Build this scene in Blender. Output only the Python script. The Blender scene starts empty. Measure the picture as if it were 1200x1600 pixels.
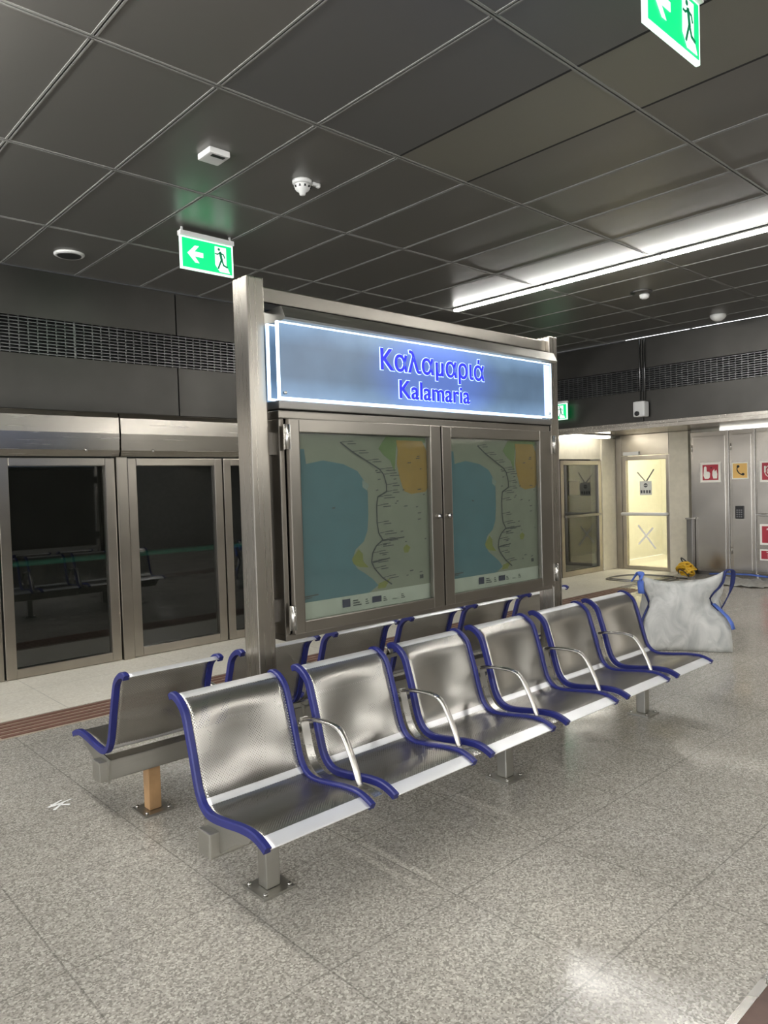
import bpy, bmesh, math, random
from mathutils import Vector, Matrix
random.seed(7)
S = 1.1667            # everything below is laid out in survey units; one unit = S metres (applied once at the end)
SC = bpy.context.scene
COL = SC.collection

# ------------------------------------------------------------------ materials
def newmat(name):
    m = bpy.data.materials.new(name); m.use_nodes = True
    nt = m.node_tree; b = nt.nodes['Principled BSDF']
    return m, nt, b
def N(nt, t, **kw):
    n = nt.nodes.new(t)
    for k, v in kw.items(): setattr(n, k, v)
    return n
def objco(nt, scale=(1,1,1)):
    tc = N(nt, 'ShaderNodeTexCoord'); mp = N(nt, 'ShaderNodeMapping')
    mp.inputs['Scale'].default_value = scale
    nt.links.new(tc.outputs['Object'], mp.inputs[0]); return mp.outputs[0]
def ramp(nt, fac, stops):
    r = N(nt, 'ShaderNodeValToRGB'); e = r.color_ramp.elements
    while len(e) < len(stops): e.new(0.5)
    for el, (p, c) in zip(e, stops):
        el.position = p; el.color = (c, c, c, 1) if isinstance(c, (int, float)) else (*c, 1)
    nt.links.new(fac, r.inputs[0]); return r.outputs[0]
def plain(name, col, rough=.5, metal=0., spec=.5, emis=None, es=1., noise=0.):
    m, nt, b = newmat(name)
    b.inputs['Base Color'].default_value = (*col, 1); b.inputs['Roughness'].default_value = rough
    b.inputs['Metallic'].default_value = metal; b.inputs['Specular IOR Level'].default_value = spec
    if emis:
        b.inputs['Emission Color'].default_value = (*emis, 1); b.inputs['Emission Strength'].default_value = es
    if noise:
        n = N(nt, 'ShaderNodeTexNoise'); n.inputs['Scale'].default_value = 9; n.inputs['Detail'].default_value = 4
        nt.links.new(objco(nt), n.inputs[0])
        lo = tuple(c*(1-noise) for c in col); hi = tuple(min(1, c*(1+noise)) for c in col)
        nt.links.new(ramp(nt, n.outputs[0], [(.3, lo), (.7, hi)]), b.inputs['Base Color'])
    return m
def steel(name, col, rough=.3, stretch=(1,1,60), amt=.12, bump=.0, aniso=0.):
    m, nt, b = newmat(name)
    b.inputs['Metallic'].default_value = 1; b.inputs['Base Color'].default_value = (*col, 1)
    n = N(nt, 'ShaderNodeTexNoise'); n.inputs['Scale'].default_value = 3; n.inputs['Detail'].default_value = 5
    nt.links.new(objco(nt, stretch), n.inputs[0])
    nt.links.new(ramp(nt, n.outputs[0], [(.3, max(.05, rough-amt)), (.7, rough+amt)]), b.inputs['Roughness'])
    n2 = N(nt, 'ShaderNodeTexNoise'); n2.inputs['Scale'].default_value = 1.3; n2.inputs['Detail'].default_value = 3
    nt.links.new(objco(nt), n2.inputs[0])
    nt.links.new(ramp(nt, n2.outputs[0], [(.3, tuple(c*.82 for c in col)), (.7, tuple(min(1, c*1.12) for c in col))]), b.inputs['Base Color'])
    if bump:
        bp = N(nt, 'ShaderNodeBump'); bp.inputs['Strength'].default_value = bump; bp.inputs['Distance'].default_value = .01
        n3 = N(nt, 'ShaderNodeTexNoise'); n3.inputs['Scale'].default_value = 1.1; n3.inputs['Detail'].default_value = 1
        nt.links.new(objco(nt), n3.inputs[0]); nt.links.new(n3.outputs[0], bp.inputs['Height']); nt.links.new(bp.outputs[0], b.inputs['Normal'])
    return m

M = {}
M['steel_v'] = steel('brushed_steel_upright', (.42,.385,.33), .30, (26,26,.3), .018)
M['steel_h'] = steel('brushed_steel_rail', (.42,.385,.33), .30, (.3,26,26), .018)
M['case'] = steel('showcase_steel', (.27,.25,.22), .30, (26,26,.3), .018)
M['post'] = steel('sign_post_steel', (.34,.315,.275), .28, (26,26,.3), .018)
M['steel_dark'] = steel('brushed_steel_dark', (.24,.23,.215), .34, (26,26,.3), .018)
M['steel_cab'] = steel('brushed_cabinet_steel', (.42,.395,.355), .26, (12,12,.3), .0, .2)
M['steel_hdr'] = steel('polished_header_steel', (.50,.465,.41), .25, (.4,20,20), .03, .6)
M['steel_seat'] = steel('seat_steel', (.86,.86,.86), .42, (1,60,60), .04)
M['steel_seat'].node_tree.nodes['Principled BSDF'].inputs['Metallic'].default_value = .7
M['steel_tube'] = steel('tube_steel', (.48,.465,.43), .27, (1,1,1), .03)
M['beam'] = steel('bench_beam_metal', (.42,.41,.37), .38, (1,50,50), .08)
M['blue'] = plain('blue_rubber_edge', (.012,.016,.125), .42, noise=.12)
M['black'] = plain('black_plastic', (.012,.012,.013), .45)
M['darkgap'] = plain('dark_gap', (.006,.006,.006), .8)
M['white'] = plain('white_plastic', (.62,.62,.60), .4)
M['film'] = plain('brown_protective_film', (.36,.215,.10), .45, noise=.18)
M['bluestrap'] = plain('blue_woven_strap', (.08,.15,.50), .7, noise=.15)
M['navystrap'] = plain('dark_blue_piping', (.02,.03,.13), .7)
M['tape'] = plain('white_tape', (.85,.85,.83), .6)
M['yellow'] = plain('yellow_cord', (.72,.43,.03), .5, noise=.2)
M['red'] = plain('sign_red', (.42,.03,.05), .4)
M['cream_sign'] = plain('sign_white', (.85,.83,.76), .4)
M['amber'] = plain('sign_amber', (.82,.52,.16), .4)
M['cream'] = plain('cream_wall', (.72,.70,.60), .5, noise=.05)
M['creampanel'] = plain('cream_panel', (.58,.54,.44), .3, noise=.06)
M['opp'] = plain('grey_wall', (.30,.30,.285), .5, noise=.1)
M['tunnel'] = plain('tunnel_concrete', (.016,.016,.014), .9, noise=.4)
M['green_dim'] = plain('green_rail_glow', (.02,.22,.14), .5, emis=(.03,.35,.2), es=.06)  # faint glow painted on by emission; the rail is no lamp
M['e_light'] = plain('lamp_diffuser', (.9,.9,.9), .5, emis=(1,.985,.95), es=34)
M['e_light2'] = plain('soffit_lamp_diffuser', (.9,.9,.9), .5, emis=(1,.96,.86), es=5.5)
M['e_added'] = plain('added_wall_glow', (.9,.9,.9), .5, emis=(1,.98,.94), es=8)  # glow of the added strip behind the camera
M['e_room'] = plain('room_lamp', (.9,.9,.9), .5, emis=(1,.96,.88), es=30)
M['e_green'] = plain('exit_green', (.0,.35,.12), .4, emis=(.0,.62,.18), es=.55)
M['e_white'] = plain('exit_white', (.7,.9,.8), .4, emis=(.75,1,.86), es=.55)
M['e_dgreen'] = plain('exit_dark_green', (.0,.12,.05), .4, emis=(.0,.12,.05), es=.4)
M['e_rim'] = plain('lit_glass_edge', (.8,.9,1), .3, emis=(.62,.80,1), es=1.2)
M['e_end'] = plain('painted_end_glow', (.5,.6,.8), .3, emis=(.42,.58,.9), es=.75)
M['e_letter'] = plain('blue_letter', (.01,.015,.5), .4, emis=(.006,.010,.60), es=.5)
M['e_halo'] = plain('letter_rim', (.4,.5,1), .4, emis=(.36,.52,1), es=.85)
M['vent'] = steel('vent_slat_metal', (.22,.22,.22), .35, (1,1,1), .05)
M['fascia'] = steel('dark_fascia_metal', (.085,.082,.075), .42, (.3,.3,.3), .06, .1)
M['ceilgrid'] = plain('ceiling_grid', (.22,.22,.205), .6, .1)
M['ceildark'] = plain('ceiling_dark_gap', (.01,.01,.01), .7)
def ceilmat(name, c):
    m, nt, b = newmat(name); b.inputs['Metallic'].default_value = .4
    b.inputs['Base Color'].default_value = (*c, 1); b.inputs['Roughness'].default_value = .36
    return m
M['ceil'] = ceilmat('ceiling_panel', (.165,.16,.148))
M['ceil2'] = ceilmat('ceiling_panel_reflection', (.205,.20,.172))  # olive tint stands in for this strip's different reflection
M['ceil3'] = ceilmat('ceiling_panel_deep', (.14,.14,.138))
for k, c in dict(sea=(.10,.215,.27), land=(.30,.305,.25), orange=(.42,.25,.055), mgreen=(.17,.25,.10), olive=(.26,.27,.07), line=(.07,.075,.08), foot=(.62,.63,.58), navy=(.01,.015,.07), paler=(.28,.33,.31)).items():
    M['m_'+k] = plain('map_'+k, c, .55, noise=.06)

# perforated sheet: rows of small holes, drawn as dark dots with slight relief
def perforated():
    m, nt, b = newmat('perforated_seat_steel')
    b.inputs['Metallic'].default_value = 1; b.inputs['Roughness'].default_value = .29
    tc = N(nt, 'ShaderNodeUVMap'); mp = N(nt, 'ShaderNodeMapping'); mp.inputs['Rotation'].default_value = (0,0,math.radians(45))
    mp.inputs['Scale'].default_value = (125,125,125)
    nt.links.new(tc.outputs[0], mp.inputs[0])
    fr = N(nt, 'ShaderNodeVectorMath', operation='FRACTION'); nt.links.new(mp.outputs[0], fr.inputs[0])
    sb = N(nt, 'ShaderNodeVectorMath', operation='SUBTRACT'); sb.inputs[1].default_value = (.5,.5,0)
    nt.links.new(fr.outputs[0], sb.inputs[0])
    sp = N(nt, 'ShaderNodeSeparateXYZ'); nt.links.new(sb.outputs[0], sp.inputs[0])
    cb = N(nt, 'ShaderNodeCombineXYZ'); nt.links.new(sp.outputs[0], cb.inputs[0]); nt.links.new(sp.outputs[1], cb.inputs[1])
    ln = N(nt, 'ShaderNodeVectorMath', operation='LENGTH'); nt.links.new(cb.outputs[0], ln.inputs[0])
    lt = N(nt, 'ShaderNodeMath', operation='LESS_THAN'); lt.inputs[1].default_value = .30; nt.links.new(ln.outputs['Value'], lt.inputs[0])
    tr = N(nt, 'ShaderNodeBsdfTransparent'); mx = N(nt, 'ShaderNodeMixShader')
    b.inputs['Base Color'].default_value = (.47,.455,.42,1)
    nt.links.new(lt.outputs[0], mx.inputs[0]); nt.links.new(b.outputs[0], mx.inputs[1]); nt.links.new(tr.outputs[0], mx.inputs[2])
    nt.links.new(mx.outputs[0], nt.nodes['Material Output'].inputs[0])
    return m
M['perf'] = perforated()

def glass(name, tint=(1,1,1), refl=1.0, rough=.02, haze=0., hazecol=(.5,.5,.5), f0=.05):
    m, nt, b = newmat(name); nt.nodes.remove(b)
    tr = N(nt, 'ShaderNodeBsdfTransparent'); tr.inputs[0].default_value = (*tint, 1)
    gl = N(nt, 'ShaderNodeBsdfGlossy'); gl.inputs['Roughness'].default_value = rough; gl.inputs[0].default_value = (refl,refl,refl,1)
    lw = N(nt, 'ShaderNodeLayerWeight'); lw.inputs[0].default_value = .5
    pw = N(nt, 'ShaderNodeMath', operation='POWER'); pw.inputs[1].default_value = 5; nt.links.new(lw.outputs['Facing'], pw.inputs[0])
    fr = N(nt, 'ShaderNodeMapRange'); fr.inputs[3].default_value = f0; fr.inputs[4].default_value = .9; nt.links.new(pw.outputs[0], fr.inputs[0])
    mx = N(nt, 'ShaderNodeMixShader'); nt.links.new(fr.outputs[0], mx.inputs[0]); nt.links.new(tr.outputs[0], mx.inputs[1]); nt.links.new(gl.outputs[0], mx.inputs[2])
    out = mx.outputs[0]
    if haze:
        df = N(nt, 'ShaderNodeBsdfDiffuse'); df.inputs[0].default_value = (*hazecol, 1)
        m2 = N(nt, 'ShaderNodeMixShader'); m2.inputs[0].default_value = haze
        nt.links.new(out, m2.inputs[1]); nt.links.new(df.outputs[0], m2.inputs[2]); out = m2.outputs[0]
    nt.links.new(out, nt.nodes['Material Output'].inputs[0]); return m
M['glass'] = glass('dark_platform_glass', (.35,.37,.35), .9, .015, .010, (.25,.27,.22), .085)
M['glass_map'] = glass('showcase_glass', (.80,.83,.80), .8, .05, .03, (.4,.42,.38))
M['glass_end'] = glass('end_door_glass', (.93,.93,.86), .6, .03, .05, (.6,.6,.45))

def signglass():
    m, nt, b = newmat('edge_lit_blue_panel')
    tc = N(nt, 'ShaderNodeTexCoord'); sp = N(nt, 'ShaderNodeSeparateXYZ'); nt.links.new(tc.outputs['Object'], sp.inputs[0])
    n = N(nt, 'ShaderNodeTexNoise'); n.inputs['Scale'].default_value = 5; n.inputs['Detail'].default_value = 3
    nt.links.new(tc.outputs['Object'], n.inputs[0])
    col = ramp(nt, n.outputs[0], [(.3, (.075,.125,.20)), (.7, (.105,.175,.275))])
    nt.links.new(col, b.inputs['Emission Color'])
    # edge light painted into the emission, falling off inwards from top and bottom (object z: 0 at mid height)
    ab = N(nt, 'ShaderNodeMath', operation='ABSOLUTE'); nt.links.new(sp.outputs[2], ab.inputs[0])
    mr = N(nt, 'ShaderNodeMapRange'); mr.inputs[1].default_value = .08; mr.inputs[2].default_value = .20; mr.inputs[3].default_value = .36; mr.inputs[4].default_value = .95
    nt.links.new(ab.outputs[0], mr.inputs[0]); nt.links.new(mr.outputs[0], b.inputs['Emission Strength'])
    b.inputs['Base Color'].default_value = (.05,.08,.12,1); b.inputs['Roughness'].default_value = .25
    mp = N(nt, 'ShaderNodeMapping'); mp.inputs['Scale'].default_value = (1.75,0,4.5); nt.links.new(tc.outputs['Object'], mp.inputs[0])
    ln = N(nt, 'ShaderNodeVectorMath', operation='LENGTH'); nt.links.new(mp.outputs[0], ln.inputs[0])
    g = N(nt, 'ShaderNodeMapRange', interpolation_type='SMOOTHSTEP'); g.inputs[1].default_value = .45; g.inputs[2].default_value = 1.25; g.inputs[3].default_value = .85; g.inputs[4].default_value = 0  # blue glow around the letters, painted into the emission colour
    nt.links.new(ln.outputs['Value'], g.inputs[0])
    mc = N(nt, 'ShaderNodeMix', data_type='RGBA'); nt.links.new(g.outputs[0], mc.inputs[0]); nt.links.new(col, mc.inputs[6]); mc.inputs[7].default_value = (.10,.19,.75,1)
    nt.links.new(mc.outputs[2], b.inputs['Emission Color'])
    return m
M['signboard'] = signglass()

def floormat(name, base, dark, light, scale, rough, tile=None, xo=0, yo=0, gap=.0035, mottle=.12):
    m, nt, b = newmat(name)
    tc = N(nt, 'ShaderNodeTexCoord'); L = nt.links
    v = N(nt, 'ShaderNodeTexVoronoi'); v.inputs['Scale'].default_value = scale; L.new(tc.outputs['Object'], v.inputs['Vector'])
    sp = N(nt, 'ShaderNodeSeparateColor'); L.new(v.outputs['Color'], sp.inputs[0])
    c = ramp(nt, sp.outputs[0], [(.0, dark), (.22, dark), (.42, base), (.72, base), (.95, light)])
    n = N(nt, 'ShaderNodeTexNoise'); n.inputs['Scale'].default_value = .9; n.inputs['Detail'].default_value = 6; L.new(tc.outputs['Object'], n.inputs['Vector'])
    mo = ramp(nt, n.outputs[0], [(.3, 1-mottle), (.7, 1+mottle)])
    mu = N(nt, 'ShaderNodeMix', data_type='RGBA', blend_type='MULTIPLY'); mu.inputs[0].default_value = 1
    L.new(c, mu.inputs[6]); L.new(mo, mu.inputs[7]); col = mu.outputs[2]
    if tile:
        sx = N(nt, 'ShaderNodeSeparateXYZ'); L.new(tc.outputs['Object'], sx.inputs[0]); gs = []
        for ax, o in ((0, xo), (1, yo)):
            ad = N(nt, 'ShaderNodeMath', operation='SUBTRACT'); ad.inputs[1].default_value = o*S - gap; L.new(sx.outputs[ax], ad.inputs[0])
            mdn = N(nt, 'ShaderNodeMath', operation='FLOORED_MODULO'); mdn.inputs[1].default_value = tile*S; L.new(ad.outputs[0], mdn.inputs[0])
            lt = N(nt, 'ShaderNodeMath', operation='LESS_THAN'); lt.inputs[1].default_value = gap*2; L.new(mdn.outputs[0], lt.inputs[0]); gs.append(lt.outputs[0])
        mxn = N(nt, 'ShaderNodeMath', operation='MAXIMUM'); L.new(gs[0], mxn.inputs[0]); L.new(gs[1], mxn.inputs[1])
        mm = N(nt, 'ShaderNodeMath', operation='MULTIPLY'); mm.inputs[1].default_value = .38; L.new(mxn.outputs[0], mm.inputs[0])
        mj = N(nt, 'ShaderNodeMix', data_type='RGBA'); L.new(mm.outputs[0], mj.inputs[0]); L.new(col, mj.inputs[6]); mj.inputs[7].default_value = (.05,.048,.042,1)
        col = mj.outputs[2]
    L.new(col, b.inputs['Base Color'])
    n2 = N(nt, 'ShaderNodeTexNoise'); n2.inputs['Scale'].default_value = 2.2; n2.inputs['Detail'].default_value = 5; L.new(tc.outputs['Object'], n2.inputs['Vector'])
    L.new(ramp(nt, n2.outputs[0], [(.35, rough-.05), (.65, rough+.08)]), b.inputs['Roughness'])
    b.inputs['Specular IOR Level'].default_value = .55
    return m
M['floor'] = floormat('speckled_granite_floor', (.38,.355,.31), (.24,.225,.195), (.54,.51,.45), 135, .13, .59, 1.96, 1.20)
M['floor_pale'] = floormat('pale_platform_stone', (.74,.70,.60), (.68,.64,.54), (.79,.76,.66), 60, .36, 1.18, 1.84, 6.10, .003, .07)
M['tactile_red'] = plain('tactile_brown_rib', (.17,.085,.06), .55, noise=.15)
M['tactile_pale'] = plain('tactile_pale_ground', (.40,.33,.26), .5, noise=.1)
M['redbrown'] = plain('red_brown_mat', (.12,.075,.06), .5, noise=.25)
def bagmat():
    m, nt, b = newmat('white_woven_bag')
    b.inputs['Roughness'].default_value = .5
    n = N(nt, 'ShaderNodeTexNoise'); n.inputs['Scale'].default_value = 6; n.inputs['Detail'].default_value = 5; n.inputs['Distortion'].default_value = 1.5
    nt.links.new(objco(nt, (1,1,.6)), n.inputs[0])
    nt.links.new(ramp(nt, n.outputs[0], [(.3, (.34,.345,.33)), (.7, (.56,.56,.53))]), b.inputs['Base Color'])
    bp = N(nt, 'ShaderNodeBump'); bp.inputs['Strength'].default_value = .6; bp.inputs['Distance'].default_value = .03
    nt.links.new(n.outputs[0], bp.inputs['Height']); nt.links.new(bp.outputs[0], b.inputs['Normal'])
    return m
M['bag'] = bagmat()

# ------------------------------------------------------------------ mesh builder
class MB:
    def __init__(s): s.bm = bmesh.new(); s.mats = []; s.uv = None
    def mi(s, m):
        if m not in s.mats: s.mats.append(m)
        return s.mats.index(m)
    def box(s, x0, x1, y0, y1, z0, z1, m, bev=0):
        t = bmesh.new()
        bmesh.ops.create_cube(t, size=1)
        for v in t.verts: v.co = Vector((x0+(v.co.x+.5)*(x1-x0), y0+(v.co.y+.5)*(y1-y0), z0+(v.co.z+.5)*(z1-z0)))
        if bev: bmesh.ops.bevel(t, geom=t.edges[:], offset=bev, segments=2, profile=.7, affect='EDGES')
        s.merge(t, m); return s
    def merge(s, t, m, mat4=None, smooth=False):
        i = s.mi(m); mp = {}
        for v in t.verts: mp[v] = s.bm.verts.new(mat4 @ v.co if mat4 else v.co)
        for f in t.faces:
            try: nf = s.bm.faces.new([mp[v] for v in f.verts]); nf.material_index = i; nf.smooth = smooth
            except ValueError: pass
        t.free()
    def poly(s, pts, m, flip=False):
        vs = [s.bm.verts.new(p) for p in pts]
        if flip: vs.reverse()
        f = s.bm.faces.new(vs); f.material_index = s.mi(m); return s
    def prism(s, pts, d, m):       # closed outline pts, extruded by vector d
        d = Vector(d); i = s.mi(m)
        a = [s.bm.verts.new(p) for p in pts]; b = [s.bm.verts.new(Vector(p)+d) for p in pts]; n = len(a)
        fs = [s.bm.faces.new(a), s.bm.faces.new(b[::-1])]
        for k in range(n): fs.append(s.bm.faces.new([a[k], b[k], b[(k+1)%n], a[(k+1)%n]]))
        for f in fs: f.material_index = i
        bmesh.ops.recalc_face_normals(s.bm, faces=fs); return s
    def tube(s, pts, r, m, seg=10, rx=None, caps=True, up=(0,0,1)):     # rx: second radius along the 'side' axis
        pts = [Vector(p) for p in pts]; i = s.mi(m); rings = []; n = len(pts)
        for k, p in enumerate(pts):
            t = (pts[min(k+1,n-1)]-pts[max(k-1,0)]).normalized()
            a = t.cross(Vector(up))
            if a.length < 1e-4: a = t.cross(Vector((1,0,0)))
            a.normalize(); b = a.cross(t).normalized()
            rr = r[k] if isinstance(r, (list, tuple)) else r
            rings.append([s.bm.verts.new(p + a*math.cos(2*math.pi*j/seg)*(rx or rr) + b*math.sin(2*math.pi*j/seg)*rr) for j in range(seg)])
        fs = []
        for k in range(n-1):
            for j in range(seg):
                f = s.bm.faces.new([rings[k][j], rings[k][(j+1)%seg], rings[k+1][(j+1)%seg], rings[k+1][j]]); f.smooth = True; fs.append(f)
        if caps: fs += [s.bm.faces.new(rings[0][::-1]), s.bm.faces.new(rings[-1])]
        for f in fs: f.material_index = i
        bmesh.ops.recalc_face_normals(s.bm, faces=fs); return s
    def lathe(s, c, prof, m, seg=24, axis='z', sx=1, sy=1):           # prof: (radius, height)
        i = s.mi(m); rings = []; c = Vector(c); fs = []
        for r, h in prof:
            ring = []
            for j in range(seg):
                a = 2*math.pi*j/seg; u, v = r*math.cos(a)*sx, r*math.sin(a)*sy
                ring.append(s.bm.verts.new(c + (Vector((u,v,h)) if axis == 'z' else Vector((u,h,v)) if axis == 'y' else Vector((h,u,v)))))
            rings.append(ring)
        for k in range(len(rings)-1):
            for j in range(seg):
                f = s.bm.faces.new([rings[k][j], rings[k][(j+1)%seg], rings[k+1][(j+1)%seg], rings[k+1][j]]); f.smooth = True; fs.append(f)
        fs += [s.bm.faces.new(rings[0][::-1]), s.bm.faces.new(rings[-1])]
        for f in fs: f.material_index = i
        bmesh.ops.recalc_face_normals(s.bm, faces=fs); return s
    def build(s, name, parent=None, org=None):
        me = bpy.data.meshes.new(name)
        if org is None:
            vs = s.bm.verts
            org = Vector((0,0,0)) if parent else Vector((sum(v.co.x for v in vs)/len(vs), sum(v.co.y for v in vs)/len(vs), min(v.co.z for v in vs)))
        org = Vector(org)
        base = Vector(parent['_w']) if parent is not None else Vector((0,0,0))
        if parent is not None:
            vs = s.bm.verts; org = Vector((sum(v.co.x for v in vs)/len(vs), sum(v.co.y for v in vs)/len(vs), sum(v.co.z for v in vs)/len(vs)))
        for v in s.bm.verts: v.co -= org
        s.bm.to_mesh(me); s.bm.free()
        for m in s.mats: me.materials.append(m)
        o = bpy.data.objects.new(name, me); COL.objects.link(o); o['_w'] = list(org)
        if parent is not None: o.parent = parent
        o.location = org - base
        return o
def tag(o, label=None, cat=None, group=None, kind=None):
    if label: o['label'] = label
    if cat: o['category'] = cat
    if group: o['group'] = group
    if kind: o['kind'] = kind
    return o
def empty(name, loc, label=None, cat=None, group=None, kind=None):
    o = bpy.data.objects.new(name, None); COL.objects.link(o); o.location = loc; o['_w'] = list(loc); o.empty_display_size = .1
    return tag(o, label, cat, group, kind)
def bx(name, parent, x0, x1, y0, y1, z0, z1, m, bev=0):
    return MB().box(x0,x1,y0,y1,z0,z1,m,bev).build(name, parent)
def struct(o, label, cat='structure'): return tag(o, label, cat, kind='structure')
def crom(P, n):
    P = [Vector(p) for p in P]; out = []
    for i in range(len(P)-1):
        a, b, c, d = P[max(i-1,0)], P[i], P[i+1], P[min(i+2,len(P)-1)]
        for k in range(n):
            t = k/n; out.append(.5*((2*b)+(c-a)*t+(2*a-5*b+4*c-d)*t*t+(3*b-a-3*c+d)*t**3))
    out.append(P[-1]); return out

# ------------------------------------------------------------------ setting: floor, ceiling, tunnel
CZ = 3.42; WY = 6.55; EX = 11.4; FX = 9.45
o = MB().box(-5, EX+.2, -5, 5.35, -.12, 0, M['floor']).build('floor', org=(0,0,0)); struct(o, 'polished speckled grey granite floor of square tiles', 'floor')
o = MB().box(-5, EX+.2, 5.35, WY+.12, -.12, 0, M['floor_pale']).build('floor', org=(0,0,0)); struct(o, 'pale stone strip of floor along the glass platform doors', 'floor')

c = MB()
xs = [-5.2+.0]; xs = [.1+.593*k for k in range(-9, 17)]; ys = [1.92+1.183*k for k in range(-6, 4)] + [WY]
for i in range(len(xs)-1):
    for j in range(len(ys)-1):
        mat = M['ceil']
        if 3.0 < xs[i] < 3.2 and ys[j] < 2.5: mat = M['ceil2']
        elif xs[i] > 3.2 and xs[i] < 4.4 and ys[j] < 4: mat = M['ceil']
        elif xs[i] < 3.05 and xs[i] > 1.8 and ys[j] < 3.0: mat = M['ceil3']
        g = .004; x0, x1 = xs[i]+g, xs[i+1]-g; y0, y1 = ys[j]+g, ys[j+1]-g
        if x1 > FX-.02: x1 = FX-.02
        if x1 > x0: c.box(x0, x1, y0, y1, CZ, CZ+.02, mat)
for k, x in enumerate(xs):
    if x > FX-.05: continue
    for j in range(len(ys)-1):
        dark = (3.0 < x < 3.15 and ys[j] < 2.5) or (3.6 < x < 3.75 and ys[j] < 2.5)
        if dark:
            c.box(x-.008, x+.008, ys[j], ys[j+1], CZ-.001, CZ+.001, M['ceildark'])
        else:
            c.box(x-.013, x-.004, ys[j]+.01, ys[j+1]-.01, CZ-.003, CZ+.001, M['ceilgrid']); c.box(x+.004, x+.013, ys[j]+.01, ys[j+1]-.01, CZ-.003, CZ+.001, M['ceilgrid'])
for y in ys[:-1]:
    c.box(xs[0], FX, y-.015, y-.004, CZ-.003, CZ+.001, M['ceilgrid']); c.box(xs[0], FX, y+.004, y+.015, CZ-.003, CZ+.001, M['ceilgrid'])
c.box(xs[0], FX, ys[0], WY, CZ+.021, CZ+.1, M['ceildark'])
struct(c.build('ceiling', org=(0,0,0)), 'dark grey metal panel ceiling with a pale grid of joints', 'ceiling')

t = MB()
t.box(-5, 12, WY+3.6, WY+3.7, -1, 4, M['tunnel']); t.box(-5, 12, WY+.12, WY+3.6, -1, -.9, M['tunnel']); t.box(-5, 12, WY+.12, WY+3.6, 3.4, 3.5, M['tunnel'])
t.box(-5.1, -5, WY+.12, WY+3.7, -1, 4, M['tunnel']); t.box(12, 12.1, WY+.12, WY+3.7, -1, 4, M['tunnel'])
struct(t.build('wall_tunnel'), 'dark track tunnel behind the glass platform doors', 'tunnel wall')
o = MB().tube([(-4, WY+3.2, .68), (9, WY+3.2, .68)], .035, M['green_dim'], 8).box(-4, 9, WY+3.24, WY+3.6, .66, .70, M['tunnel']).build('guide_rail')
tag(o, 'thin green rail running along the dark tunnel seen through the platform glass', 'rail')

struct(MB().box(-5, EX+.2, -5.15, -5, 0, CZ+.1, M['opp']).build('wall_right_added'), 'plain grey wall added unseen behind the camera for the reflections', 'wall')  # unseen wall added behind the camera to give the metal something to reflect
# fascia along the platform doors (left) and along the end recess (right)
def slats(mb, p0, p1, nrm, z0, z1, n, m):
    p0, p1, nrm = Vector(p0), Vector(p1), Vector(nrm); d = p1-p0
    for k in range(n):
        z = z0+(k+.5)*(z1-z0)/n; h = (z1-z0)/n*.22
        q = [p0+Vector((0,0,z-h))+nrm*.012, p0+Vector((0,0,z+h))-nrm*.004, p0+Vector((0,0,z+h+.004))-nrm*.004, p0+Vector((0,0,z-h+.006))+nrm*.012]
        mb.prism(q, d, m)
    L = d.length; cnt = int(L/.075)
    for k in range(cnt+1):
        a = p0 + d*(k/cnt); u = d.normalized()*.004
        q = [a-u+Vector((0,0,z0)), a+u+Vector((0,0,z0)), a+u+Vector((0,0,z1)), a-u+Vector((0,0,z1))]
        mb.prism(q, -nrm*.01, m)
VB, VT, FB = 2.70, 3.01, 2.24
wl = empty('wall_left', (3, WY, FB)); struct(wl, 'dark metal fascia with a vent band above the platform doors', 'wall')
for a, b in ((-5,-2.0),(-2.0,1.6),(1.6,3.405),(3.405,7.0),(7.0,FX)):
    bx('fascia_panel', wl, a+.006, b-.006, WY-.01, WY+.1, FB, VB, M['fascia'], .004)
    bx('fascia_panel', wl, a+.006, b-.006, WY-.01, WY+.1, VT, CZ-.012, M['fascia'], .004)
bx('backing', wl, -5, FX, WY+.10, WY+.12, FB, CZ+.02, M['darkgap'])
for a, b in ((-5,2.44),(2.45,6.0),(6.01,FX-.01)):
    g = MB(); slats(g, (a,WY,0), (b,WY,0), (0,-1,0), VB, VT, 11, M['vent']); g.build('vent_grille', wl)
we = empty('wall_end', (FX, 4, FB)); struct(we, 'dark metal fascia with a vent band across the far end', 'wall')
for a, b in ((-5,-1.5),(-1.5,1.7),(1.7,4.96),(4.96,WY-.02)):
    bx('fascia_panel', we, FX-.01, FX+.1, a+.006, b-.006, 2.285, VB, M['fascia'], .004)
    bx('fascia_panel', we, FX-.01, FX+.1, a+.006, b-.006, VT, CZ-.012, M['fascia'], .004)
bx('backing', we, FX+.10, FX+.12, -5, WY, 2.285, CZ+.02, M['darkgap'])
for a, b in ((-5,1.7),(1.71,4.95),(4.97,WY-.03)):
    g = MB(); slats(g, (FX,a,0), (FX,b,0), (-1,0,0), VB, VT, 11, M['vent']); g.build('vent_grille', we)
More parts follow.
